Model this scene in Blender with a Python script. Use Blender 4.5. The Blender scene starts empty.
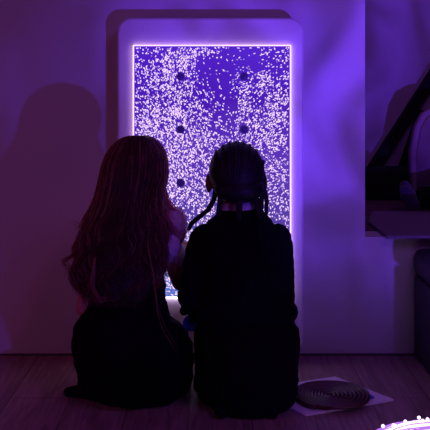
import bpy, bmesh, math, random
from mathutils import Vector, Matrix, noise, Euler
random.seed(7)
S = bpy.context.scene
COL = S.collection
F, CH, HY = 817.0, 0.98, 90.0          # focal length in pixels, camera height, horizon row
WALL = 3.02

def at(px, py, y):
    return Vector(((px-215)*y/F, y, CH-(py-HY)*y/F))

def lin(c):
    return tuple(((v/255)/12.92 if v/255 <= .04045 else ((v/255+.055)/1.055)**2.4) for v in c)

# ------------------------------------------------------------------ materials
def mat(name, col, rough=.8, emis=None, estr=0, noise_amt=0, nscale=30, spec=.3, bump=0, bscale=200, sheen=0, stretch=(1, 1, 1)):
    m = bpy.data.materials.new(name); m.use_nodes = True
    nt = m.node_tree; b = nt.nodes['Principled BSDF']
    b.inputs['Base Color'].default_value = (*col, 1)
    b.inputs['Roughness'].default_value = rough
    b.inputs['Specular IOR Level'].default_value = spec
    if sheen: b.inputs['Sheen Weight'].default_value = sheen
    if emis:
        b.inputs['Emission Color'].default_value = (*emis, 1); b.inputs['Emission Strength'].default_value = estr
    tc = nt.nodes.new('ShaderNodeTexCoord'); mp = nt.nodes.new('ShaderNodeMapping')
    mp.inputs['Scale'].default_value = stretch
    nt.links.new(tc.outputs['Object'], mp.inputs[0])
    if noise_amt:
        n = nt.nodes.new('ShaderNodeTexNoise'); n.inputs['Scale'].default_value = nscale; n.inputs['Detail'].default_value = 4
        nt.links.new(mp.outputs[0], n.inputs['Vector'])
        mx = nt.nodes.new('ShaderNodeMix'); mx.data_type = 'RGBA'
        mx.inputs[6].default_value = (*[c*(1-noise_amt) for c in col], 1)
        mx.inputs[7].default_value = (*[min(1, c*(1+noise_amt)) for c in col], 1)
        nt.links.new(n.outputs['Fac'], mx.inputs[0]); nt.links.new(mx.outputs[2], b.inputs['Base Color'])
    if bump:
        n = nt.nodes.new('ShaderNodeTexNoise'); n.inputs['Scale'].default_value = bscale
        nt.links.new(mp.outputs[0], n.inputs['Vector'])
        bp = nt.nodes.new('ShaderNodeBump'); bp.inputs['Strength'].default_value = bump; bp.inputs['Distance'].default_value = .002
        nt.links.new(n.outputs['Fac'], bp.inputs['Height']); nt.links.new(bp.outputs[0], b.inputs['Normal'])
    return m

def emat(name, col, strength):
    m = bpy.data.materials.new(name); m.use_nodes = True
    nt = m.node_tree; nt.nodes.clear()
    o = nt.nodes.new('ShaderNodeOutputMaterial'); e = nt.nodes.new('ShaderNodeEmission')
    e.inputs[0].default_value = (*col, 1); e.inputs[1].default_value = strength
    nt.links.new(e.outputs[0], o.inputs[0]); return m

M = {}
M['wall'] = mat('painted_wall', (.62, .58, .6), .85, noise_amt=.06, nscale=3, bump=.15, bscale=90)
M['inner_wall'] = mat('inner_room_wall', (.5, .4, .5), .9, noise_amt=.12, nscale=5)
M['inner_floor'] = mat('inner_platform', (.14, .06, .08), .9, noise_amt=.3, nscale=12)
M['bezel'] = mat('white_acrylic', (.8, .76, .82), .45, spec=.4)
M['black_cloth'] = mat('black_cloth', (.004, .0028, .005), .95, spec=.08, noise_amt=.3, nscale=25, bump=.5, bscale=240)
M['black_knit'] = mat('black_knit', (.005, .003, .0065), .95, spec=.06, bump=.6, bscale=300)
M['skin'] = mat('skin', (.50, .22, .17), .55, noise_amt=.08)
M['skin_dark'] = mat('brown_skin', (.13, .05, .04), .55, noise_amt=.08)
M['hair_brown'] = mat('chestnut_hair', (.02, .006, .009), .5, spec=.25, noise_amt=.5, nscale=60, stretch=(4, 4, .3))
M['hair_lit'] = mat('lit_auburn_strands', (.62, .26, .30), .4, spec=.4, noise_amt=.35, nscale=40)  # brighter copy of the hair colour, backlight painted into the curls
M['hair_shaded'] = mat('shaded_auburn_strands', (.05, .012, .016), .5, spec=.2, noise_amt=.4, nscale=40, stretch=(4, 4, .4))  # shaded copy of the hair colour
M['hair_edge_lit'] = mat('edge_lit_auburn_strands', (.36, .12, .12), .42, spec=.4, noise_amt=.35, nscale=40, stretch=(4, 4, .4))  # lit copy of the hair colour for the outer strands
M['hair_black'] = mat('black_hair', (.007, .003, .006), .55, spec=.2)
M['white_cloth'] = mat('white_cloth', (.8, .66, .9), .85, bump=.3, bscale=200)
M['sheer'] = mat('sheer_sequin_cloth', (.7, .5, .62), .5, noise_amt=.6, nscale=160, spec=.6)
M['eye'] = mat('eye_white', (.7, .7, .7), .2)
M['lip'] = mat('lip', (.4, .1, .1), .5)
M['shoe'] = mat('black_shoe', (.004, .003, .006), .8, spec=.1)
M['violet_lit_sole'] = mat('violet_lit_sole', (.09, .07, .8), .4)  # violet light on the sole put into its colour
M['blue_band'] = mat('blue_band', (.05, .1, .9), .4)
M['collar'] = mat('pale_collar', (.55, .42, .7), .8)
M['board'] = mat('white_card', (.85, .72, .9), .7, noise_amt=.06, nscale=20)
M['caustic_blue'] = mat('caustic_blue', (.08, .14, .6), .6)  # blue of a caustic light spot, put into colour
M['rope'] = mat('dark_rope', (.075, .014, .014), .3, spec=.8, noise_amt=.4, nscale=90, bump=.5, bscale=260)
M['bench'] = mat('dark_vinyl', (.035, .02, .06), .5, noise_amt=.2, nscale=8)
M['pale_pad'] = mat('pale_pad', (.26, .20, .25), .85, noise_amt=.1, nscale=10)
M['chair_pale'] = mat('pale_upholstery', (.45, .30, .38), .85, noise_amt=.12, nscale=12)
M['dark_wood'] = mat('dark_frame', (.006, .003, .006), .8)
M['black_pad'] = mat('black_pad', (.005, .003, .006), .9)
M['foot_shade'] = mat('dark_foot_shade', (.08, .05, .08), .8)  # contact shadow tone for the foot of the wall
M['sock'] = mat('grey_blue_sock', (.06, .045, .10), .9, sheen=.4)
M['strip'] = emat('edge_light', (.86, .5, 1), 2.0)
M['strip_low'] = emat('edge_light_low', (.82, .6, 1), 4.5)
M['bubble'] = emat('bubble_glow', (.86, .62, .98), 1.2)
M['bubble_dim'] = emat('bubble_dim_glow', (.42, .25, .75), 1.0)
M['stud'] = mat('stud', (.02, .008, .12), .5, emis=(.03, .006, .18), estr=.55)
M['fibre'] = emat('glowing_fibre', (.42, .16, 1), 1.3)
M['fibre_hot'] = emat('glowing_fibre_tip', (.9, .7, 1), 2.2)

def translucent(m, col, f):
    nt = m.node_tree; o = nt.nodes['Material Output']; b = nt.nodes['Principled BSDF']
    t = nt.nodes.new('ShaderNodeBsdfTranslucent'); t.inputs[0].default_value = (*col, 1)
    x = nt.nodes.new('ShaderNodeMixShader'); x.inputs[0].default_value = f
    nt.links.new(b.outputs[0], x.inputs[1]); nt.links.new(t.outputs[0], x.inputs[2]); nt.links.new(x.outputs[0], o.inputs[0])
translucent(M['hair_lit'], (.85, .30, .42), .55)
translucent(M['hair_edge_lit'], (.7, .22, .3), .45)
translucent(M['sheer'], (.8, .6, .75), .4)

# floor : planks running to the wall
def floor_mat():
    m = bpy.data.materials.new('wood_floor'); m.use_nodes = True; nt = m.node_tree; L = nt.links
    b = nt.nodes['Principled BSDF']; b.inputs['Roughness'].default_value = .42; b.inputs['Specular IOR Level'].default_value = .35
    tc = nt.nodes.new('ShaderNodeTexCoord')
    rot = nt.nodes.new('ShaderNodeMapping'); rot.inputs['Rotation'].default_value = (0, 0, math.pi/2)
    rot.inputs['Location'].default_value = (.1, .08, 0)
    L.new(tc.outputs['Object'], rot.inputs[0])
    br = nt.nodes.new('ShaderNodeTexBrick'); br.inputs['Scale'].default_value = 1
    br.inputs['Brick Width'].default_value = 1.25; br.inputs['Row Height'].default_value = .19
    br.inputs['Mortar Size'].default_value = .0022; br.inputs['Color1'].default_value = (.34, .20, .21, 1)
    br.inputs['Color2'].default_value = (.40, .24, .24, 1); br.inputs['Mortar'].default_value = (.17, .09, .09, 1)
    L.new(rot.outputs[0], br.inputs['Vector'])
    g = nt.nodes.new('ShaderNodeMapping'); g.inputs['Scale'].default_value = (26, 2.2, 1); L.new(tc.outputs['Object'], g.inputs[0])
    n = nt.nodes.new('ShaderNodeTexNoise'); n.inputs['Scale'].default_value = 1.6; n.inputs['Detail'].default_value = 6; n.inputs['Distortion'].default_value = 1.6
    L.new(g.outputs[0], n.inputs['Vector'])
    r = nt.nodes.new('ShaderNodeMapRange'); r.inputs[1].default_value = .3; r.inputs[2].default_value = .7; r.inputs[3].default_value = .6; r.inputs[4].default_value = 1.2
    L.new(n.outputs['Fac'], r.inputs[0])
    mx = nt.nodes.new('ShaderNodeVectorMath'); mx.operation = 'SCALE'
    L.new(br.outputs['Color'], mx.inputs[0]); L.new(r.outputs[0], mx.inputs['Scale']); L.new(mx.outputs[0], b.inputs['Base Color'])
    bp = nt.nodes.new('ShaderNodeBump'); bp.inputs['Strength'].default_value = .25; bp.inputs['Distance'].default_value = .002
    L.new(n.outputs['Fac'], bp.inputs['Height']); L.new(bp.outputs[0], b.inputs['Normal'])
    return m
M['floor'] = floor_mat()

def display_mat():
    m = bpy.data.materials.new('water_display'); m.use_nodes = True; nt = m.node_tree; L = nt.links; nt.nodes.clear()
    o = nt.nodes.new('ShaderNodeOutputMaterial'); e = nt.nodes.new('ShaderNodeEmission'); L.new(e.outputs[0], o.inputs[0])
    tc = nt.nodes.new('ShaderNodeTexCoord'); sx = nt.nodes.new('ShaderNodeSeparateXYZ'); L.new(tc.outputs['Object'], sx.inputs[0])
    mr = nt.nodes.new('ShaderNodeMapRange'); mr.inputs[1].default_value = .24; mr.inputs[2].default_value = 1.14
    L.new(sx.outputs[2], mr.inputs[0])
    n = nt.nodes.new('ShaderNodeTexNoise'); n.inputs['Scale'].default_value = 9; L.new(tc.outputs['Object'], n.inputs['Vector'])
    ad = nt.nodes.new('ShaderNodeMath'); ad.operation = 'MULTIPLY_ADD'; ad.inputs[1].default_value = .25; L.new(n.outputs['Fac'], ad.inputs[0])
    sb = nt.nodes.new('ShaderNodeMath'); sb.operation = 'SUBTRACT'; sb.inputs[1].default_value = .12; L.new(mr.outputs[0], sb.inputs[0]); L.new(sb.outputs[0], ad.inputs[2])
    cr = nt.nodes.new('ShaderNodeValToRGB'); L.new(ad.outputs[0], cr.inputs[0])
    el = cr.color_ramp.elements
    el[0].position = 0; el[0].color = (*lin((92, 120, 205)), 1)
    el[1].position = 1; el[1].color = (*lin((84, 36, 205)), 1)
    for p, c in ((.14, (66, 84, 175)), (.32, (84, 62, 165)), (.55, (92, 52, 185)), (.8, (74, 26, 182))):
        q = el.new(p); q.color = (*lin(c), 1)
    L.new(cr.outputs[0], e.inputs[0]); e.inputs[1].default_value = 1.0
    return m
M['display'] = display_mat()

# ------------------------------------------------------------------ helpers
def tag(o, label=None, cat=None, group=None, kind=None):
    if label: o['label'] = label
    if cat: o['category'] = cat
    if group: o['group'] = group
    if kind: o['kind'] = kind
    return o

def empty(name, loc):
    o = bpy.data.objects.new(name, None); COL.objects.link(o); o.location = loc; o.empty_display_size = .05
    return o

def obj(name, bm, m, parent=None, smooth=True):
    me = bpy.data.meshes.new(name)
    bmesh.ops.recalc_face_normals(bm, faces=bm.faces)
    bm.to_mesh(me); bm.free()
    if smooth:
        for p in me.polygons: p.use_smooth = True
    me.materials.append(m)
    o = bpy.data.objects.new(name, me); COL.objects.link(o)
    if parent:
        o.parent = parent
        w = Vector((0, 0, 0)); q = parent
        while q: w += q.location; q = q.parent
        o.location = -w
    return o

def box(bm, x0, x1, y0, y1, z0, z1, bev=0, seg=3):
    v = [bm.verts.new(p) for p in ((x0,y0,z0),(x1,y0,z0),(x1,y1,z0),(x0,y1,z0),(x0,y0,z1),(x1,y0,z1),(x1,y1,z1),(x0,y1,z1))]
    fs = [bm.faces.new([v[i] for i in q]) for q in ((0,3,2,1),(4,5,6,7),(0,1,5,4),(1,2,6,5),(2,3,7,6),(3,0,4,7))]
    if bev:
        es = list({e for f in fs for e in f.edges})
        bmesh.ops.bevel(bm, geom=es, offset=bev, segments=seg, affect='EDGES', profile=.5)

def prism(bm, pts, z0, z1):
    a = [bm.verts.new((x, y, z0)) for x, y in pts]; b = [bm.verts.new((x, y, z1)) for x, y in pts]
    bm.faces.new(a[::-1]); bm.faces.new(b); n = len(pts)
    for i in range(n): bm.faces.new((a[i], a[(i+1) % n], b[(i+1) % n], b[i]))

def ell(bm, c, r, rot=(0, 0, 0), u=20, v=14):
    mtx = Matrix.Translation(c) @ Euler(rot).to_matrix().to_4x4() @ Matrix.Diagonal((*r, 1))
    bmesh.ops.create_uvsphere(bm, u_segments=u, v_segments=v, radius=1, matrix=mtx)

def tube(bm, pts, rad, n=8, cap=True, flat=None):
    pts = [Vector(p) for p in pts]
    if not hasattr(rad, '__len__'): rad = [rad]*len(pts)
    rings = []; up = None
    for i, p in enumerate(pts):
        d = (pts[min(i+1, len(pts)-1)]-pts[max(i-1, 0)])
        if d.length < 1e-9: d = Vector((0, 0, 1))
        d.normalize()
        if up is None: up = d.orthogonal().normalized()
        else:
            up = up - d*up.dot(d)
            up = up.normalized() if up.length > 1e-6 else d.orthogonal().normalized()
        s = d.cross(up)
        rings.append([bm.verts.new(p+(up*math.cos(a)+s*math.sin(a))*rad[i]) for a in [2*math.pi*k/n for k in range(n)]])
    for a, b in zip(rings, rings[1:]):
        for k in range(n): bm.faces.new((a[k], a[(k+1) % n], b[(k+1) % n], b[k]))
    if cap: bm.faces.new(rings[0][::-1]); bm.faces.new(rings[-1])

def limb(bm, pts, rad, n=16):
    """tapered limb through joints with round joints"""
    for p, r in zip(pts, rad): ell(bm, p, (r, r, r), u=n, v=10)
    for i in range(len(pts)-1): tube(bm, [pts[i], pts[i+1]], [rad[i], rad[i+1]], n)

def loft(bm, rings, n=48, fold=0, nf=9, seed=0):
    """rings (cx, cy, z, rx, ry) from bottom to top"""
    R = []
    for (cx, cy, z, rx, ry) in rings:
        r = []
        for k in range(n):
            a = 2*math.pi*k/n
            f = 1+fold*(math.sin(a*nf+seed+z*7)+.6*math.sin(a*(nf*1.7)//1+seed*2-z*11))
            r.append(bm.verts.new((cx+rx*f*math.cos(a), cy+ry*f*math.sin(a), z)))
        R.append(r)
    for a, b in zip(R, R[1:]):
        for k in range(n): bm.faces.new((a[k], a[(k+1) % n], b[(k+1) % n], b[k]))
    bm.faces.new(R[0][::-1]); bm.faces.new(R[-1])

def interp(tab, x):
    if x <= tab[0][0]: return tab[0][1:]
    for a, b in zip(tab, tab[1:]):
        if x <= b[0]:
            t = (x-a[0])/(b[0]-a[0]); return tuple(p+(q-p)*t for p, q in zip(a[1:], b[1:]))
    return tab[-1][1:]

def blob(name, bm, m, parent, voxel=.005, smooth=4, wrinkle=None):
    """fuse overlapping shapes into ONE continuous surface"""
    me = bpy.data.meshes.new('tmp'); bmesh.ops.recalc_face_normals(bm, faces=bm.faces); bm.to_mesh(me); bm.free()
    t = bpy.data.objects.new('tmp', me); COL.objects.link(t)
    r = t.modifiers.new('r', 'REMESH'); r.mode = 'VOXEL'; r.voxel_size = voxel; r.use_smooth_shade = True
    if smooth:
        s = t.modifiers.new('s', 'SMOOTH'); s.factor = .5; s.iterations = smooth
    dg = bpy.context.evaluated_depsgraph_get(); dg.update()
    nm = bpy.data.meshes.new_from_object(t.evaluated_get(dg))
    bpy.data.objects.remove(t)
    if wrinkle:
        amp, sc = wrinkle
        nr = [v.normal.copy() for v in nm.vertices]
        for v, q in zip(nm.vertices, nr):
            p = v.co
            h = noise.noise(Vector((p.x*sc*.8, p.y*sc*.8, p.z*sc*1.5)))+.5*noise.noise(p*sc*2.3)
            h = h*abs(h)*1.6 if abs(h) < .6 else h
            v.co = p+q*amp*h
            if v.co.z < .002: v.co.z = .002
    nm.name = name; nm.materials.clear(); nm.materials.append(m)
    for p in nm.polygons: p.use_smooth = True
    o = bpy.data.objects.new(name, nm); COL.objects.link(o)
    o.parent = parent; o.location = -parent.location
    return o

# ------------------------------------------------------------------ the setting
bm = bmesh.new(); box(bm, -3.2, 3.2, -1.2, WALL+.12, -.05, 0)
tag(obj('floor', bm, M['floor'], smooth=False), kind='structure')
OX, OZ, OX2, OZ2 = (365-215)*WALL/F, CH-(237-HY)*WALL/F, 1.75, 2.1
bm = bmesh.new()
W0, W1 = WALL, WALL+.12
box(bm, -3.2, OX, W0, W1, 0, 2.7); box(bm, OX, OX2, W0, W1, 0, OZ); box(bm, OX, OX2, W0, W1, OZ2, 2.7); box(bm, OX2, 3.2, W0, W1, 0, 2.7)
bmesh.ops.remove_doubles(bm, verts=bm.verts, dist=1e-5)
tag(obj('wall_back', bm, M['wall'], smooth=False), kind='structure')
bm = bmesh.new(); box(bm, -3.2, 3.2, W0-.004, W0+.002, 0, .006)  # thin dark strip standing in for the wall's contact shadow
tag(obj('wall_foot_shadow', bm, M['foot_shade'], smooth=False), kind='structure')
bm = bmesh.new(); box(bm, OX-.6, 2.6, 4.42, 4.47, 0, 2.7)
tag(obj('wall_inner_room', bm, M['inner_wall'], smooth=False), kind='structure')
bm = bmesh.new(); box(bm, OX-.6, OX-.55, W1, 4.42, 0, 2.7)
tag(obj('wall_inner_left', bm, M['inner_wall'], smooth=False), kind='structure')
bm = bmesh.new(); box(bm, OX-.55, 2.6, W1, 4.42, OZ-.06, OZ)
tag(obj('floor_inner_room', bm, M['inner_floor'], smooth=False), kind='structure')

# ------------------------------------------------------------------ bubble panel
PY = 2.92
c0 = at(117.5, 18, PY); c1 = at(303.5, 353, PY)
panel = empty('bubble_panel', ((c0.x+c1.x)/2, PY, c1.z))
tag(panel, 'tall white rounded wall panel with glowing purple bubble display', 'light panel')
d0 = at(134, 46, PY); d1 = at(290, 297, PY)
def rrect(x0, x1, z0, z1, r, n=10):
    P = []
    for cx, cz, a0 in ((x1-r, z1-r, 0), (x0+r, z1-r, 90), (x0+r, z0+r, 180), (x1-r, z0+r, 270)):
        for k in range(n+1):
            a = math.radians(a0+90*k/n); P.append((cx+r*math.cos(a), cz+r*math.sin(a)))
    return P
def clamp(v, a, b): return max(a, min(b, v))
bm = bmesh.new()
e = .006
O0 = rrect(c0.x, c1.x, c1.z, c0.z, .05)
O1 = rrect(c0.x+e, c1.x-e, c1.z+e, c0.z-e, .045)
I0 = [(clamp(x, d0.x, d1.x), clamp(z, d1.z, d0.z)) for x, z in O1]
rings = []
for pts, y in ((O0, WALL-.001), (O0, PY+e*.9), (O1, PY), (I0, PY), (I0, PY+.03)):
    rings.append([bm.verts.new((x, y, z)) for x, z in pts])
n = len(O0)
for a, b in zip(rings, rings[1:]):
    for k in range(n): bm.faces.new((a[k], a[(k+1) % n], b[(k+1) % n], b[k]))
bmesh.ops.remove_doubles(bm, verts=bm.verts, dist=1e-5)
tag(obj('housing', bm, M['bezel'], panel, smooth=False), 'white rounded housing')
bm = bmesh.new(); box(bm, d0.x-.002, d1.x+.002, PY+.012, PY+.03, d1.z-.002, d0.z+.002)
tag(obj('water_display', bm, M['display'], panel, smooth=False), 'purple lit water window')
# thin light line around the window
w = .003
for nm, (x0, x1, z0, z1), mm in (('top', (d0.x-w, d1.x+w, d0.z, d0.z+w), 'strip'), ('bottom', (d0.x-w, d1.x+w, d1.z-w, d1.z), 'strip_low'),
                             ('left', (d0.x-w, d0.x, d1.z, d0.z), 'strip'), ('right', (d1.x, d1.x+w, d1.z, d0.z), 'strip')):
    bm = bmesh.new(); box(bm, x0, x1, PY-.012, PY+.004, z0, z1); obj('light_strip', bm, M[mm], panel, smooth=False)
for py in (76.5, 129.5, 183):
    for px in (180.5, 244):
        c = at(px, py, PY); bm = bmesh.new()
        prof = [(0, .0), (.010, .0), (.0135, .002), (.0148, .005), (.0148, .022)]
        R = []
        for r, dy in prof[1:]:
            R.append([bm.verts.new((c.x+r*math.cos(a), PY-.006+dy, c.z+r*math.sin(a))) for a in [2*math.pi*k/24 for k in range(24)]])
        for a, b in zip(R, R[1:]):
            for k in range(24): bm.faces.new((a[k], a[(k+1) % 24], b[(k+1) % 24], b[k]))
        bm.faces.new(R[0]); obj('stud', bm, M['stud'], panel)
# bubbles
G = [  # px, py, sx, sy, weight
    (181, 60, 11, 16, .55), (160, 70, 16, 12, .18), (170, 110, 16, 28, .38), (216, 74, 17, 22, -.40), (228, 108, 8, 20, -.34),
    (140, 70, 8, 16, -.15), (262, 58, 16, 10, -.12), (205, 52, 10, 6, .2), (243, 104, 3, 14, .75), (264, 76, 4, 4, .7), (253, 100, 5, 12, -.3),
    (250, 62, 8, 8, -.25), (272, 108, 12, 14, .35), (262, 132, 14, 14, .3), (180, 150, 26, 24, .25), (150, 130, 18, 22, .2), (200, 130, 14, 14, .1), (178, 200, 14, 24, .3),
    (205, 175, 18, 18, -.05), (278, 160, 10, 16, .1), (285, 220, 10, 60, -.12), (170, 282, 14, 16, -.1), (241, 84, 12, 4, .3)]
bm = bmesh.new()
k = 0; made = 0
while made < 9000 and k < 90000:
    k += 1
    px = random.uniform(135, 289); py = random.uniform(47, 296)
    dn = .35+.20*min(1, max(0, (py-90)/80))
    for gx, gy, sx, sy, wt in G: dn += wt*math.exp(-.5*((px-gx)/sx)**2-.5*((py-gy)/sy)**2)
    cl = noise.noise(Vector((px*.07, py*.05, 3)))+.6*noise.noise(Vector((px*.2, py*.2, 9)))
    dn = max(dn+.22*cl, .07)
    if random.random() > dn*1.0: continue
    if min(math.hypot(px-a_, py-b_) for a_ in (180.5, 244) for b_ in (76.5, 129.5, 183)) < 4.6: continue
    made += 1
    c = at(px, py, PY); c.y = PY+random.uniform(.003, .010)
    tilt = (.95 if px > 225 else -.3)+1.3*noise.noise(Vector((px*.02, py*.02, 1)))+random.gauss(0, .55)
    ln = random.uniform(.0017, .0050)*(1.0 if random.random() < .9 else 1.4); wd = random.uniform(.0014, .0025)
    ax = Vector((math.sin(tilt), 0, math.cos(tilt))); bx = Vector((math.cos(tilt), 0, -math.sin(tilt)))
    ln = max(ln, wd)
    pts = [c+ax*ln, c+(bx*wd+ax*ln*.3), c+(bx*wd-ax*ln*.4), c-ax*ln, c-(bx*wd+ax*ln*.3), c+(-bx*wd+ax*ln*.4)]
    vs = [bm.verts.new((clamp(p.x, d0.x, d1.x), p.y, clamp(p.z, d1.z, d0.z))) for p in pts]
    t = bm.verts.new(c+Vector((0, -.0016, 0)))
    dim = 1 if random.random() < .28 else 0
    for i in range(6): bm.faces.new((vs[i], vs[(i+1) % 6], t)).material_index = dim
me = obj('bubbles', bm, M['bubble'], panel, smooth=False); me.data.materials.append(M['bubble_dim']); tag(me, 'swarm of pale lilac bubbles', kind='stuff')

# ------------------------------------------------------------------ children
def hand(bm, wrist, d, nrm, thumb_side, curl=.35, s=.82):
    """palm, four unequal bent fingers and a side thumb. d: pointing, nrm: back of hand"""
    d = d.normalized(); nrm = (nrm-d*nrm.dot(d)).normalized(); side = d.cross(nrm)*thumb_side
    palm = wrist+d*.036*s
    rot = Matrix((side, d, nrm)).transposed().to_euler()
    ell(bm, palm, (.031*s, .043*s, .0125*s), rot)
    for i, (o, L) in enumerate(((.022, .052), (.0075, .060), (-.0075, .056), (-.021, .044))):
        p = palm+d*.030*s+side*o*s; dd = (d+side*o*6).normalized(); P = [p]; R = [.0085*s]
        for sg in range(3):
            ang = curl*(sg+.6)
            v = dd*math.cos(ang)-nrm*math.sin(ang)
            p = p+v*L*s*(.42, .32, .26)[sg]; P.append(p); R.append((.0082, .0074, .0062)[sg]*s)
        limb(bm, P, R, 10)
    p = palm-d*.018*s+side*.022*s; P = [p]
    for sg, L in enumerate((.028, .024)):
        v = (side*(.75-.35*sg)+d*(.6+.3*sg)-nrm*.25).normalized(); p = p+v*L*s; P.append(p)
    limb(bm, P, [.0105*s, .009*s, .007*s], 10)

def head_shapes(bm, c, neck_base, sc=1.0):
    q = lambda x, y, z: c+Vector((x, y, z))*sc
    ell(bm, q(0, -.008, .012), (.070*sc, .088*sc, .082*sc))
    ell(bm, q(0, .018, -.034), (.055*sc, .062*sc, .060*sc))
    ell(bm, q(0, .040, -.066), (.030*sc, .032*sc, .024*sc))          # chin
    ell(bm, q(0, .083, -.018), (.0085*sc, .012*sc, .016*sc), (.35, 0, 0))   # nose
    ell(bm, q(0, .090, -.028), (.011*sc, .009*sc, .007*sc))
    ell(bm, q(0, .072, .012), (.045*sc, .012*sc, .010*sc))            # brow
    ell(bm, q(0, .074, -.047), (.019*sc, .008*sc, .008*sc))            # lips
    for s in (-1, 1):
        ell(bm, q(.033*s, .056, -.028), (.022*sc, .022*sc, .022*sc))   # cheek
        ell(bm, q(.073*s, -.004, -.014), (.008*sc, .017*sc, .026*sc), (0, 0, -.35*s))
    limb(bm, [neck_base, c+Vector((0, -.012, -.055))*sc], [.042, .038])

def eyes_lips(c, par, sc=1.0):
    for s in (-1, 1):
        bm = bmesh.new(); ell(bm, c+Vector((.028*s, .0745, -.002))*sc, (.0115*sc, .007*sc, .0075*sc)); obj('eye', bm, M['eye'], par)
    bm = bmesh.new(); ell(bm, c+Vector((0, .080, -.047))*sc, (.015*sc, .004*sc, .005*sc)); obj('mouth', bm, M['lip'], par)

# ---------- the child on the left : long wavy hair
Y1 = 2.53
g1 = empty('person', (at(132, 405, Y1).x, Y1, 0))
tag(g1, 'kneeling person with long wavy auburn hair, white puff sleeves and black pinafore', 'person', 'children kneeling before the bubble panel')
H = at(138, 173, Y1); H.y += .012
A = lambda px, py, dy=0: at(px, py, Y1+dy)
def V(px, py, dy): # position at given pixel of the reference depth, moved in depth only
    v = at(px, py, Y1); v.y += dy; return v
bm = bmesh.new()
head_shapes(bm, H, V(134, 228, -.02), 1.0)
loft(bm, [(-.265, Y1+.02, .12, .10, .09), (-.262, Y1+.0, .18, .125, .10), (-.262, Y1, .26, .105, .085), (-.268, Y1, .36, .09, .07),
          (-.27, Y1-.01, .47, .105, .072), (-.268, Y1-.01, .54, .10, .06), (-.258, Y1-.012, .575, .05, .045)])
shL, elL, wrL = V(100, 236, 0), V(85.5, 307, .0), V(104, 318, .17)
shR, elR, wrR = V(165, 236, .01), V(179, 290, .11), V(182, 268, .26)
limb(bm, [shL, elL, wrL], [.036, .030, .021]); limb(bm, [shR, elR, wrR], [.036, .029, .021])
hand(bm, wrL, Vector((.25, 1, -.35)), Vector((-.2, .3, 1)), 1)
hand(bm, wrR, Vector((.05, 1, .3)), Vector((0, -.3, 1)), -1)
kn = []
for s, hx in ((-1, -.33), (1, -.195)):
    hip = Vector((hx, Y1+.03, .15)); knee = Vector((hx+.02*s, Y1+.25, .07)); ank = Vector((hx+.035*s, Y1+.06, .045))
    limb(bm, [hip, knee, ank], [.075, .050, .033])
toeL = at(70, 399, 2.60); toeL.z = .018
limb(bm, [Vector((-.365, Y1+.06, .045)), Vector((-.39, 2.59, .03)), toeL], [.033, .022, .010])
limb(bm, [Vector((-.16, Y1+.06, .045)), Vector((-.19, Y1+.01, .028)), Vector((-.225, Y1-.0, .024))], [.027, .022, .015])
blob('body', bm, M['skin'], g1, .0036, 3)
eyes_lips(H, g1)
# shirt with puff sleeves
bm = bmesh.new()
loft(bm, [(-.268, Y1, .34, .105, .085), (-.27, Y1-.01, .47, .118, .086), (-.268, Y1-.01, .535, .118, .074), (-.262, Y1-.012, .573, .065, .058)])
limb(bm, [V(164, 234, .01), V(168, 245, .02), V(174, 262, .07), V(179, 283, .11)], [.044, .044, .037, .033])
limb(bm, [V(104, 234, 0), V(92, 262, 0)], [.042, .040])
blob('shirt', bm, M['white_cloth'], g1, .005, 3, (.004, 40))
bm = bmesh.new(); ell(bm, V(173.5, 222, .01), (.042, .052, .046)); limb(bm, [V(163, 222, 0), V(176, 236, .02)], [.035, .03])
s_ = blob('puff_sleeve', bm, M['sheer'], g1, .004, 2, (.006, 55)); tag(s_, 'sheer puff sleeve over the shoulder')
bm = bmesh.new(); limb(bm, [V(88, 262, 0), V(84, 276, 0), V(83, 287, 0)], [.040, .040, .032])
s_ = blob('puff_sleeve', bm, M['sheer'], g1, .004, 2, (.005, 60)); tag(s_, 'sparkling left sleeve end')
# pinafore
bm = bmesh.new()
sx = lambda px: (px-215)*Y1/F
def ring(y, l, r, cy, ry):
    z = CH-(y-HY)*Y1/F; k = 1+cy/Y1; return ((sx(l)+sx(r))/2*k, Y1+cy, max(z, .003), (sx(r)-sx(l))/2*k, ry)
loft(bm, [ring(412, 84, 190, .15, .175), ring(396, 80, 191, .14, .20), ring(372, 76, 192, .11, .20), ring(350, 73, 192, .08, .20), ring(338, 74, 188, .05, .175),
          ring(328, 76, 181, .03, .145), ring(318, 80, 171, .01, .115), ring(300, 90, 166, 0, .10), ring(275, 96, 163.5, -.005, .094),
          ring(250, 98, 160, -.01, .092), ring(236, 104, 154, -.01, .082)], 72, .018, 7, 1)
for px in (108, 154): limb(bm, [V(px, 240, -.07), V(px, 226, -.045), V(px, 222, 0), V(px, 240, .07)], [.016, .014, .014, .016])
for px, py, dy, r in ((81, 330, .03, .026), (81, 352, .03, .03), (180, 347, .05, .026), (85, 376, .05, .028)): ell(bm, V(px, py, dy), (r, r*1.6, r*1.1))
blob('pinafore_dress', bm, M['black_cloth'], g1, .006, 3, (.007, 22))
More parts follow.
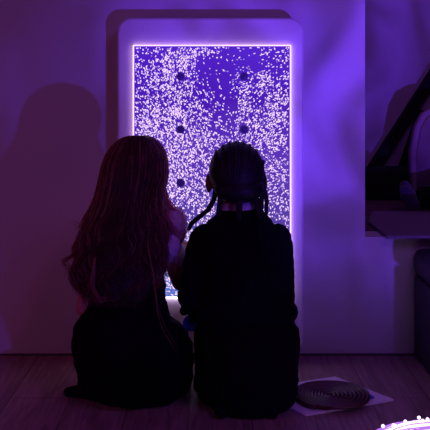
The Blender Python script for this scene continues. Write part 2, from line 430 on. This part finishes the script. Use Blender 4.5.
# shoes : one pointing out to the left, one sole under the skirt
bm = bmesh.new(); tl = at(68.5, 399, 2.60); tl.z = .019
limb(bm, [tl, tl+Vector((.035, .0, .002)), Vector((-.41, 2.59, .028)), Vector((-.385, 2.59, .034)), Vector((-.33, 2.60, .04))], [.016, .021, .027, .036, .042])
limb(bm, [Vector((-.34, 2.585, .02)), Vector((-.27, 2.54, .018)), Vector((-.235, 2.53, .018))], [.02, .018, .016])
blob('shoe', bm, M['shoe'], g1, .004, 3)
bm = bmesh.new(); limb(bm, [Vector((-.16, Y1+.03, .03)), Vector((-.19, Y1+.0, .028)), Vector((-.235, Y1-.015, .024))], [.03, .028, .022])
sh = blob('shoe', bm, M['shoe'], g1, .004, 3)
bm = bmesh.new(); ell(bm, at(135, 398, 2.47)+Vector((0, .012, 0)), (.034, .010, .0095), (0, -.25, .1)); tag(obj('shoe_sole', bm, M['violet_lit_sole'], sh), 'sole edge with violet light painted in'); 
bpy.data.objects['shoe_sole'].location = -g1.location

# hair of the left child
HT = [  # row, left, right
    (136, 130, 146), (138, 123, 153), (142, 116, 158), (148, 110.5, 163), (155, 106.5, 166), (165, 103, 167.5), (175, 101, 167.5), (185, 99, 165), (200, 95, 164),
    (220, 87, 166), (240, 81, 167), (255, 78.5, 166), (270, 77.5, 164), (285, 82, 158), (298, 94, 146)]
HDEP = [(136, .012, .03), (142, .007, .055), (155, .0, .083), (175, -.008, .088), (195, -.018, .075), (215, -.045, .065), (240, -.06, .055), (298, -.07, .045)]
def hair_ring(y, grow=1.0):
    l, r = interp(HT, y); cy, ry = interp(HDEP, y)
    return ((sx(l)+sx(r))/2, Y1+cy, CH-(y-HY)*Y1/F, (sx(r)-sx(l))/2*grow, ry*grow)
bm = bmesh.new()
loft(bm, [hair_ring(y, .95) for y in (298, 290, 280, 268, 255, 240, 225, 210, 198, 187, 176, 165, 157, 151, 146, 142, 139, 137)], 96, .02, 17, 2)
ell(bm, Vector((H.x, Y1-.012, H.z)), (.074, .074, .082), u=32, v=20)
hair = obj('hair', bm, M['hair_brown'], g1); tag(hair, 'long wavy auburn hair')
bm = bmesh.new(); bmd = bmesh.new(); bml = bmesh.new()
for i in range(1700):
    phi = random.uniform(math.radians(150), math.radians(390)) if random.random() < .93 else random.uniform(math.radians(30), math.radians(150))
    front = math.sin(phi) > .35
    y_end = random.uniform(245, 300) if not front else random.uniform(185, 240)
    if math.cos(phi) > .75 and not front: y_end = random.uniform(225, 285)
    N = 26; pts = []; sd = random.random()*100; g = random.uniform(.965, 1.035); wv = random.uniform(.6, 1.5)
    flip = random.uniform(-.008, .018)
    for j in range(N+1):
        t = j/N; y = 136.5+(y_end-136.5)*(t**1.35)
        cx, cy, z, rx, ry = hair_ring(y)
        low = max(0, (y-195)/100)
        a = phi+.10*noise.noise(Vector((sd, t*3, 0)))+low*.16*wv*math.sin(y*.17+phi*6+.4*math.sin(sd))
        rr = g+low*.09*wv*math.sin(y*.2+phi*5+.5*math.sin(sd*2))+.02*noise.noise(Vector((sd, t*6, 5)))
        p = Vector((cx+rx*rr*math.cos(a), cy+ry*rr*math.sin(a), z))
        if t > .85: p.x += flip*(t-.85)/.15*(1 if math.cos(phi) > 0 else -1)
        pts.append(p)
    w_ = random.uniform(.0009, .0019)
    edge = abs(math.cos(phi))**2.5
    tube(bm if random.random() < .10+.6*edge else bmd, pts, [w_*(1-.75*(j/N)**3) for j in range(N+1)], 3, False)  # sides get more lit-coloured strands, a painted rim light
# loose curls on the left edge and over the right shoulder
def curl(pp, amp, fr, wdt=.0012, k=1):
    for q in range(k):
        sd = random.random()*9; N = 30; pts = []
        off = Vector((random.gauss(0, .005), random.gauss(0, .006), random.gauss(0, .004)))
        for j in range(N+1):
            t = j/N; px, py, dy = interp([(i/(len(pp)-1), *p) for i, p in enumerate(pp)], t)
            p = V(px, py, dy)+off*(.3+t)
            p += Vector((math.sin(fr*t*6.28+sd), math.cos(fr*t*6.28+sd), .3*math.sin(fr*t*6.28+1))) * amp * t
            pts.append(p)
        tube(bm, pts, [wdt*(1-.7*t/N) for t in range(N+1)], 3, False)
curl([(98, 190, -.03), (88, 215, -.05), (80, 235, -.05), (76, 245, -.04)], .006, 1.5, k=12)
curl([(92, 205, -.03), (82, 225, -.05), (76, 218, -.05)], .007, 1.2, k=6)
curl([(90, 225, -.03), (80, 250, -.05), (66, 258, -.05), (70, 264, -.05), (77, 268, -.05)], .006, 1, k=14)
curl([(86, 240, -.03), (78, 260, -.06), (76, 276, -.06), (88, 282, -.06)], .006, 1, k=12)
curl([(100, 250, -.11), (97, 275, -.12), (104, 292, -.12), (112, 288, -.12)], .008, 1.5, k=22)
curl([(150, 240, -.11), (156, 265, -.12), (160, 300, -.11), (166, 322, -.1), (176, 342, -.09)], .005, 1, k=3)
bm_, bm = bm, bml
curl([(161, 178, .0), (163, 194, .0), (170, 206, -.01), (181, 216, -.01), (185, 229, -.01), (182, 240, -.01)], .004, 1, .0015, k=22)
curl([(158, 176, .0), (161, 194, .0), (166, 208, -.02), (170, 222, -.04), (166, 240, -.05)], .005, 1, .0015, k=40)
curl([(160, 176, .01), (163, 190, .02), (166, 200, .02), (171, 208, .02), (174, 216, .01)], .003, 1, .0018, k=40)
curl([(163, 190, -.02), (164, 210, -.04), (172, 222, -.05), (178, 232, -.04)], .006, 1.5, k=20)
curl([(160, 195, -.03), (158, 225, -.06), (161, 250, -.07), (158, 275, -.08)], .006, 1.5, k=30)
bm = bm_
hs = obj('hair_strands', bm, M['hair_edge_lit'], hair); hs.location = (0, 0, 0); tag(hs, kind='stuff')
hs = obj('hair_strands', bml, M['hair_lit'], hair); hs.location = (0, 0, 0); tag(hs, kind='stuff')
hs = obj('hair_strands', bmd, M['hair_shaded'], hair); hs.location = (0, 0, 0); tag(hs, kind='stuff')

# ---------- the child on the right : cornrow braids
Y2 = 2.50
g2 = empty('person', (at(247, 415, Y2).x, Y2, 0))
tag(g2, 'kneeling person with dark hair in thin hanging braids and plain black sweater', 'person', 'children kneeling before the bubble panel')
def U(px, py, dy=0): v = at(px, py, Y2); v.y += dy; return v
ux = lambda px: (px-215)*Y2/F
uz = lambda py: CH-(py-HY)*Y2/F
H2 = U(236.5, 178, .01)
bm = bmesh.new()
head_shapes(bm, H2, U(240, 216, -.005), 1.16)
cx = ux(240)
loft(bm, [(cx+.02, Y2+.02, .10, .10, .09), (cx+.02, Y2, .17, .125, .10), (cx+.01, Y2, .26, .11, .085), (cx, Y2, .36, .095, .075), (cx, Y2, .47, .11, .075), (cx, Y2, .55, .11, .062), (cx, Y2, .60, .05, .045)])
a1, b1, w1 = U(201, 243, 0), U(191, 294, -.01), U(196, 322, .08)
a2, b2, w2 = U(279, 243, 0), U(284, 300, .03), U(272, 322, .17)
limb(bm, [a1, b1, w1], [.038, .031, .021]); limb(bm, [a2, b2, w2], [.038, .031, .021])
hand(bm, w1, Vector((.35, 1, -.35)), Vector((-.2, .3, 1)), 1)
hand(bm, w2, Vector((-.35, 1, -.3)), Vector((.2, .3, 1)), -1)
for s, hx in ((-1, cx-.055), (1, cx+.085)):
    hip = Vector((hx, Y2+.03, .15)); knee = Vector((hx+.01*s, Y2+.25, .07)); ank = Vector((hx, Y2+.05, .045))
    limb(bm, [hip, knee, ank, Vector((hx, Y2-.01, .035))], [.066, .045, .03, .02])
blob('body', bm, M['skin_dark'], g2, .0036, 3)
eyes_lips(H2, g2, 1.16)
def ring2(y, l, r, cy, ry): k = 1+cy/Y2; return ((ux(l)+ux(r))/2*k, Y2+cy, max(uz(y), .003), (ux(r)-ux(l))/2*k, ry)
bm = bmesh.new()
loft(bm, [ring2(322, 198, 290, .0, .105), ring2(316, 194, 297, .0, .12), ring2(308, 193, 298, .0, .122), ring2(302, 195, 292, .0, .115), ring2(290, 196, 291, 0, .11), ring2(270, 196, 289, 0, .106), ring2(250, 192, 288, -.0, .104),
          ring2(238, 194, 284, 0, .095), ring2(228, 202, 276, 0, .082), ring2(220, 210, 270, 0, .068), ring2(212, 218, 264, 0, .055), ring2(207, 221, 261, 0, .05)], 60, .008, 8, 3)
limb(bm, [U(204, 239, 0), U(199, 254, .0), U(195, 275, .0), U(190, 296, -.01), U(194, 314, .05)], [.045, .045, .042, .039, .027])
limb(bm, [U(277, 238, 0), U(280, 256, .0), U(281, 280, .015), U(282, 304, .03), U(274, 320, .14)], [.044, .043, .043, .042, .028])
for px, py, dy, r in ((290, 310, .0, .024), (184, 311, .0, .014), (192, 322, .03, .014), (287, 321, 0, .02)): ell(bm, U(px, py, dy), (r, r*1.8, r))
blob('sweater', bm, M['black_knit'], g2, .005, 3, (.005, 26))
bm = bmesh.new()
loft(bm, [ring2(422, 208, 291, .13, .19), ring2(414, 200, 296, .13, .205), ring2(400, 196, 297.5, .12, .21), ring2(375, 195, 298, .10, .21), ring2(358, 195, 299, .08, .20), ring2(345, 194, 300, .06, .18),
          ring2(335, 195, 298, .04, .16), ring2(326, 197, 294, .02, .13), ring2(314, 200, 290, 0, .11)], 72, .014, 6, 5)
for px, py, dy, r in ((290, 343, .02, .033), (289, 372, .03, .031), (286, 395, .04, .035), (206, 345, .02, .03), (204, 385, .04, .035)): ell(bm, U(px, py, dy), (r, r*1.8, r*1.05))
blob('trousers', bm, M['black_cloth'], g2, .006, 3, (.007, 24))
for s, hx in ((-1, cx-.05), (1, cx+.085)):
    bm = bmesh.new(); limb(bm, [Vector((hx, Y2+.04, .035)), Vector((hx+.005*s, Y2-.03, .032)), Vector((hx+.01*s, Y2-.065, .022))], [.03, .028, .02])
    blob('shoe', bm, M['shoe'], g2, .004, 3)
bm = bmesh.new()
R0 = (b1*.1+w1*.9); dirv = (w1-b1).normalized()
cc = U(191, 328, .06)
tube(bm, [cc-dirv*.008, cc-dirv*.004, cc+dirv*.006, cc+dirv*.010], [.022, .027, .027, .022], 24); tag(obj('wristband', bm, M['blue_band'], g2), 'blue wristband')
# collar
bm = bmesh.new()
R = []
for dz, r in ((0, .98), (.010, .92), (.022, .88), (.022, .80), (.002, .82)):
    R.append([bm.verts.new((ux(241)+.068*r*math.cos(a), Y2+.045*0-.0+.055*r*math.sin(a), uz(208)+dz+.004*math.cos(a))) for a in [2*math.pi*k/40 for k in range(40)]])
for a, b in zip(R, R[1:]):
    for k in range(40): bm.faces.new((a[k], a[(k+1) % 40], b[(k+1) % 40], b[k]))
tag(obj('collar', bm, M['collar'], g2), 'pale lilac collar')
# hair : cap and plaited rows
HC = U(236.8, 171.5, -.002); hr = (.0855, .102, .0915)
bm = bmesh.new(); ell(bm, HC, hr, u=48, v=32)
for v in bm.verts:
    dv = v.co-HC
    if dv.z < -.02 and dv.y > .01: v.co.y -= (dv.y-.01)*.9
    if dv.z < -.03: v.co.z += (-.03-dv.z)*.12
ell(bm, U(238.5, 187, -.038), (.076, .066, .044), u=32, v=20)
hair2 = obj('hair', bm, M['hair_black'], g2); tag(hair2, 'dark hair braided close to the head')
bm = bmesh.new()
for k in range(8):
    u = -.84+1.68*k/7
    P = []; N = 70
    for j in range(N+1):
        th = math.radians(38+150*j/N)
        uu = u+.10*math.sin(th)
        rr = math.sqrt(max(0.02, 1-uu*uu))
        low = max(0, math.degrees(th)-150)/38
        P.append(HC+Vector((hr[0]*uu*(1-.25*low), hr[1]*math.cos(th)*rr*.985, hr[2]*math.sin(th)*rr*.985)))
    tube(bm, P, [.0040+.0016*abs(math.sin(j*.7)) for j in range(N+1)], 8)
o = obj('braided_rows', bm, M['hair_black'], hair2); o.location = (0, 0, 0)
def braid(pts):
    bm = bmesh.new(); P = []; N = 70
    tab = [(i/(len(pts)-1), *p) for i, p in enumerate(pts)]
    for s in range(3):
        Q = []
        for j in range(N+1):
            t = j/N; px, py, dy, r = interp(tab, t); c = U(px, py, dy); a = t*26+s*2.09
            Q.append((c+Vector((math.sin(a)*r*.45, math.sin(2*a)*r*.35, 0)), r))
        tube(bm, [q[0] for q in Q], [q[1]*.62 for q in Q], 6)
    o = obj('braid', bm, M['hair_black'], hair2); o.location = (0, 0, 0)
braid([(216, 186, -.03, .008), (214, 198, -.04, .008), (208, 208, -.045, .0085), (199, 215, -.045, .0085), (192, 221, -.04, .008), (189, 228, -.04, .005)])
braid([(221, 190, -.06, .009), (219.5, 202, -.065, .008), (218, 212, -.068, .007)])
braid([(239, 192, -.08, .010), (238.5, 202, -.080, .010), (238, 216, -.082, .008)])
braid([(254, 190, -.06, .010), (256, 203, -.065, .009), (258, 215, -.068, .007)])
braid([(260, 180, -.03, .008), (261, 195, -.035, .0075), (260.5, 206, -.035, .0075), (260, 214, -.03, .005)])
braid([(263, 172, -.01, .008), (264, 188, -.01, .0075), (266.5, 201, -.01, .007), (266, 215, -.01, .005)])

# ------------------------------------------------------------------ board and coil on the floor
def gp(px, py): d = F*CH/(py-HY); return Vector(((px-215)*d/F, d))
nr_, rt, bk = gp(306, 417), gp(394, 401.5), gp(335, 378.5); lf = nr_+bk-rt
b_ = empty('square_board', ((nr_.x+rt.x+bk.x+lf.x)/4, (nr_.y+bk.y)/2, 0)); tag(b_, 'flat white square board on the wood floor under the dark coil', 'board')
bm = bmesh.new(); prism(bm, [nr_, rt, bk, lf], 0.0005, .008)
bmesh.ops.bevel(bm, geom=list(bm.edges), offset=.0015, segments=2, affect='EDGES'); obj('sheet', bm, M['board'], b_, smooth=False)
m1 = gp(369, 399.5); bm = bmesh.new(); prism(bm, [(m1.x+.017*math.cos(a), m1.y+.02*math.sin(a)) for a in [k*math.pi/8 for k in range(16)]], .0081, .0086)  # coloured disc standing in for a caustic light spot
tag(obj('painted_caustic', bm, M['caustic_blue'], b_, smooth=False), 'small blue caustic spot painted as a disc')
cc = gp(333, 401); bm = bmesh.new()
P = []; turns = 9.5; N = 700
for j in range(N+1):
    t = j/N; a = t*turns*2*math.pi+1; r = .006+.113*t
    P.append((cc.x+r*math.cos(a)-.012*(1-t), cc.y+r*math.sin(a)+.004, 0.0148+.004*t+.0015*math.sin(a*3)))
tube(bm, P, .0062, 8)
o = obj('coiled_rope', bm, M['rope']); tag(o, 'dark brown cord wound in a flat spiral lying on white square board', 'rope coil')

# ------------------------------------------------------------------ glowing fibre bundle
fc = Vector((.600, 2.176, 0)); fb = empty('fibre_light_bundle', fc); tag(fb, 'coil of glowing white and violet light strands on the floor in front corner', 'light strands')
for grp, mm, cnt, wd in ((0, 'fibre', 60, .0016), (1, 'fibre_hot', 30, .0016)):
    for q in range(cnt):
        bm = bmesh.new()
        R_ = random.uniform(.12, .19); ex = random.uniform(.75, .95); ph = random.uniform(0, 6.28); h0 = random.uniform(.004, .032); tl_ = random.uniform(-.2, .2)
        P = []
        ox, oy = random.gauss(0, .008), random.gauss(0, .008)
        for j in range(61):
            a = ph+2*math.pi*.97*j/60
            r = R_*(1+.04*math.sin(3*a+q))
            x, y = r*math.cos(a)+ox, r*ex*math.sin(a)+oy
            P.append((fc.x+x*math.cos(tl_)-y*math.sin(tl_), fc.y+x*math.sin(tl_)+y*math.cos(tl_), h0+.006*(1+math.sin(2*a+q))))
        tube(bm, P, wd, 5); obj('strand', bm, M[mm], fb)
for q in range(10):
    a = math.radians(random.uniform(30, 150)); bm = bmesh.new()
    ell(bm, (fc.x+.165*math.cos(a), fc.y+.145*math.sin(a), random.uniform(.035, .052)), (.005, .005, .005), u=10, v=8); obj('light_tip', bm, M['fibre_hot'], fb)

# ------------------------------------------------------------------ padded bench on the right
BX = .727
bn = empty('padded_bench', (BX+.5, 2.8, 0)); tag(bn, 'dark violet padded bench against the wall under the opening', 'bench')
bm = bmesh.new(); box(bm, BX+.006, BX+1.0, 2.63, WALL-.002, .0, .30, .012); obj('base', bm, M['bench'], bn)
bm = bmesh.new(); box(bm, BX, BX+1.01, 2.62, WALL-.002, .302, .40, .032, 5); obj('seat_cushion', bm, M['bench'], bn)

# ------------------------------------------------------------------ seen through the opening
zt = OZ
def fl(px, py, z): d = F*(CH-z)/(py-HY); return ((px-215)*d/F, d)
bm = bmesh.new(); zz = OZ+.012
pts = [fl(387, 236, zz), (1.95, fl(387, 236, zz)[1]), (1.95, fl(430, 211, zz)[1]), fl(372, 211, zz), fl(368, 221, zz)]
prism(bm, pts, OZ, zz); bmesh.ops.bevel(bm, geom=list(bm.edges), offset=.003, segments=2, affect='EDGES')
tag(obj('floor_mat', bm, M['pale_pad'], smooth=False), 'thin pale mauve mat with a cut corner inside the wall opening', 'mat')
bm = bmesh.new(); a = at(355, 200, 4.1); box(bm, a.x-.1, at(600, 200, 4.1).x, 4.02, 4.30, OZ, CH-(171-HY)*4.02/F, .02)
tag(obj('low_bench', bm, M['black_pad']), 'low black bench at the back of the wall opening', 'bench')
fr = empty('slanted_frame', (at(395, 170, 4.2).x, 4.2, at(0, 170, 4.2).z)); tag(fr, 'black slanted frame leaning above the low black bench', 'frame')
def beam(p, q, w, name, y=4.2):
    bm = bmesh.new(); p, q = Vector(p), Vector(q); d = (q-p).normalized(); nn = Vector((-d.z, 0, d.x))
    vs = []
    for yy in (4.3-4.35+.02, .035):
        for c, sg in ((p, -1), (q, -1), (q, 1), (p, 1)): vs.append(bm.verts.new(c+nn*sg*w/2+Vector((0, yy, 0))))
    for f in ((0,1,2,3),(7,6,5,4),(0,4,5,1),(1,5,6,2),(2,6,7,3),(3,7,4,0)): bm.faces.new([vs[i] for i in f])
    bmesh.ops.bevel(bm, geom=list(bm.edges), offset=.006, segments=2, affect='EDGES'); obj(name, bm, M['dark_wood'], fr, smooth=False)
beam(at(362, 187, 4.35), at(440, 66, 4.35), .062, 'rail')
beam(at(402, 184, 4.35), at(427, 112, 4.35), .085, 'post')
ac = empty('armchair', (at(440, 190, 3.98).x, 3.98, OZ)); tag(ac, 'pale mauve rounded armchair behind the lying person in the opening', 'armchair')
bm = bmesh.new(); x0 = at(409, 0, 3.98).x
prof = [(x0, CH-(190-HY)*3.98/F), (x0-.002, CH-(150-HY)*3.98/F), (x0+.02, CH-(126-HY)*3.98/F), (x0+.055, CH-(113-HY)*3.98/F), (x0+.12, CH-(106-HY)*3.98/F), (x0+.5, CH-(102-HY)*3.98/F), (x0+.6, CH-(112-HY)*3.98/F), (x0+.64, CH-(150-HY)*3.98/F), (x0+.64, CH-(190-HY)*3.98/F)]
a = [bm.verts.new((x, 3.90, z)) for x, z in prof]; b = [bm.verts.new((x, 4.01, z)) for x, z in prof]
bm.faces.new(a); bm.faces.new(b[::-1])
for i in range(len(a)): bm.faces.new((a[i], b[i], b[(i+1) % len(a)], a[(i+1) % len(a)]))
bmesh.ops.bevel(bm, geom=[e_ for e_ in bm.edges if abs(e_.verts[0].co.y-e_.verts[1].co.y) < 1e-4], offset=.025, segments=3, affect='EDGES')
obj('backrest', bm, M['chair_pale'], ac)
bm = bmesh.new(); box(bm, x0+.02, x0+.62, 3.88, 4.01, OZ, CH-(188-HY)*3.98/F, .01); obj('base', bm, M['black_pad'], ac)

# person lying on the mat, only a foot and shin reach into view
Y3 = 3.60; mz = zz
g3 = empty('person', (1.25, Y3, mz)); tag(g3, 'person lying down inside the wall opening with a dark leg and blue-edged sock foot', 'person')
def Q(x, dy, z): return Vector((x, Y3+dy, mz+z))
an = at(414, 206, Y3); fx = an.x
bm = bmesh.new()
for s, dy in ((0, 0), (1, .14)):
    k0 = s*.03
    limb(bm, [Q(fx+k0, dy, .035), Q(fx+.11+k0, dy, .05), Q(fx+.27+k0, dy, .10), Q(fx+.56, .03+dy*.7, .08)], [.026, .038, .045, .07])
    limb(bm, [Q(fx-.005+k0, dy, .03), Q(fx-.03+k0, dy-.005, .065), Q(fx-.04+k0, dy-.01, .09)], [.026, .024, .016])
limb(bm, [Q(fx+.58, .08, .085), Q(fx+.72, .08, .10), Q(fx+.85, .08, .13)], [.09, .085, .09])
limb(bm, [Q(fx+.85, .08, .13), Q(fx+.98, .08, .20)], [.05, .045])
hc = Q(fx+1.04, .08, .23); ell(bm, hc, (.09, .075, .08)); ell(bm, hc+Vector((-.02, 0, .06)), (.06, .05, .05)); ell(bm, hc+Vector((-.02, 0, .115)), (.012, .01, .012))
for s in (-1, 1):
    ell(bm, hc+Vector((.01, .076*s, .01)), (.02, .008, .016))
    w_ = Q(fx+.62, .08+.13*s, .05); limb(bm, [Q(fx+.88, .08+.10*s, .13), Q(fx+.75, .08+.16*s, .06), w_], [.04, .032, .022])
    hand(bm, w_, Vector((-1, 0, 0)), Vector((0, 0, 1)), s)
blob('body', bm, M['skin'], g3, .005, 3)
bm = bmesh.new()
for s, dy in ((0, 0), (1, .14)):
    k0 = s*.03
    limb(bm, [Q(fx+.02+k0, dy, .04), Q(fx+.11+k0, dy, .052), Q(fx+.27+k0, dy, .10), Q(fx+.56, .03+dy*.7, .085)], [.031, .043, .05, .078])
limb(bm, [Q(fx+.56, .08, .09), Q(fx+.64, .08, .09)], [.095, .095])
blob('trousers', bm, M['black_cloth'], g3, .006, 3, (.003, 30))
bm = bmesh.new(); limb(bm, [Q(fx+.62, .08, .095), Q(fx+.72, .08, .105), Q(fx+.85, .08, .13)], [.095, .095, .1]); 
for s in (-1, 1): limb(bm, [Q(fx+.88, .08+.10*s, .13), Q(fx+.75, .08+.16*s, .062), Q(fx+.66, .08+.14*s, .052)], [.048, .04, .032])
blob('jumper', bm, M['black_knit'], g3, .006, 3, (.003, 30))
bm = bmesh.new(); ell(bm, hc+Vector((.03, 0, -.005)), (.088, .083, .088)); obj('hair', bm, M['hair_brown'], g3)
for s, dy in ((0, 0), (1, .14)):
    k0 = s*.03; bm = bmesh.new()
    limb(bm, [Q(fx+.01+k0, dy, .035), Q(fx-.012+k0, dy, .034), Q(fx-.03+k0, dy-.005, .07), Q(fx-.04+k0, dy-.01, .09)], [.031, .033, .034, .027])
    blob('sock', bm, M['sock'], g3, .004, 3)

# ------------------------------------------------------------------ lights
def spot(name, loc, target, col, power, size, blend, radius, gobo=None):
    l = bpy.data.lights.new(name, 'SPOT'); l.energy = power; l.color = col; l.spot_size = math.radians(size); l.spot_blend = blend; l.shadow_soft_size = radius
    o = bpy.data.objects.new(name, l); COL.objects.link(o); o.location = loc
    o.rotation_euler = (Vector(target)-Vector(loc)).to_track_quat('-Z', 'Y').to_euler()
    if gobo:
        l.use_nodes = True; nt = l.node_tree; L = nt.links; em = nt.nodes['Emission']
        tc = nt.nodes.new('ShaderNodeTexCoord')
        n = nt.nodes.new('ShaderNodeTexNoise'); n.inputs['Scale'].default_value = gobo[0]; n.inputs['Detail'].default_value = 1.5; n.inputs['Distortion'].default_value = 1.2
        mp = nt.nodes.new('ShaderNodeMapping'); mp.inputs['Scale'].default_value = (1.5, 1, 1); mp.inputs['Location'].default_value = gobo[3]
        L.new(tc.outputs['Normal'], mp.inputs[0]); L.new(mp.outputs[0], n.inputs['Vector'])
        r = nt.nodes.new('ShaderNodeMapRange'); r.inputs[1].default_value = .3; r.inputs[2].default_value = .72; r.inputs[3].default_value = gobo[1]; r.inputs[4].default_value = gobo[2]
        r.interpolation_type = 'SMOOTHSTEP'
        L.new(n.outputs['Fac'], r.inputs[0]); L.new(r.outputs[0], em.inputs['Strength'])
    return o
LP = (1.17, .32, .10)
spot('ripple_projector', LP, (.60, WALL, 1.25), (.16, .045, 1), 255, 44, 1.0, .03, (8, .3, 1.7, (0, 0, 0)))
spot('ripple_projector_wide', (1.17, .32, .11), (-.4, WALL, 1.5), (.12, .045, .9), 48, 76, 1.0, .03, (7.5, .2, 1.7, (3, 1, 0)))
for k_, (px, py, sz, pw) in enumerate(((378, 296, 5, 22), (104, 62, 4.5, 20), (88, 45, 3, 10), (6, 345, 6, 14), (52, 32, 3, 8), (335, 248, 5, 12))):
    spot('ripple_spot', (1.17, .32, .12), at(px, py, WALL), (.08, .03, 1), pw, sz, 1.0, .02, (30, .2, 1.4, (k_, 0, 0)))
def area(name, loc, target, col, power, size):
    l = bpy.data.lights.new(name, 'AREA'); l.energy = power; l.color = col; l.size = size
    o = bpy.data.objects.new(name, l); COL.objects.link(o); o.location = loc
    o.rotation_euler = (Vector(target)-Vector(loc)).to_track_quat('-Z', 'Y').to_euler(); return o
area('magenta_room_light', (-2.2, 1.2, 1.0), (-.3, WALL, .4), (.95, .18, .62), 3.5, 1.0)
area('violet_fill', (1.0, .9, 2.3), (.5, 2.75, 0), (.42, .12, 1), 7, .8)
spot('hair_fill_spot', (.55, 1.0, 2.1), (-.19, 2.45, .68), (1, .14, .55), 9, 17, 1.0, .15)  # added spot to brighten the left child's hair
area('inner_room_fill', (1.3, 3.45, 2.0), (1.0, 4.3, .5), (.6, .2, 1), 1.0, .4)  # added unseen fill that lifts the dark room behind the opening
w = bpy.data.worlds.new('World'); S.world = w; w.use_nodes = True
w.node_tree.nodes['Background'].inputs[0].default_value = (.6, .16, .75, 1); w.node_tree.nodes['Background'].inputs[1].default_value = .028

cam = bpy.data.cameras.new('Camera'); co = bpy.data.objects.new('Camera', cam); COL.objects.link(co); S.camera = co
co.location = (0, 0, CH); co.rotation_euler = (math.pi/2, 0, 0)
cam.sensor_width = 36; cam.lens = 36*F/430; cam.shift_y = (HY-215)/430; cam.clip_start = .05
S.view_settings.view_transform = 'Standard'; S.view_settings.look = 'None'
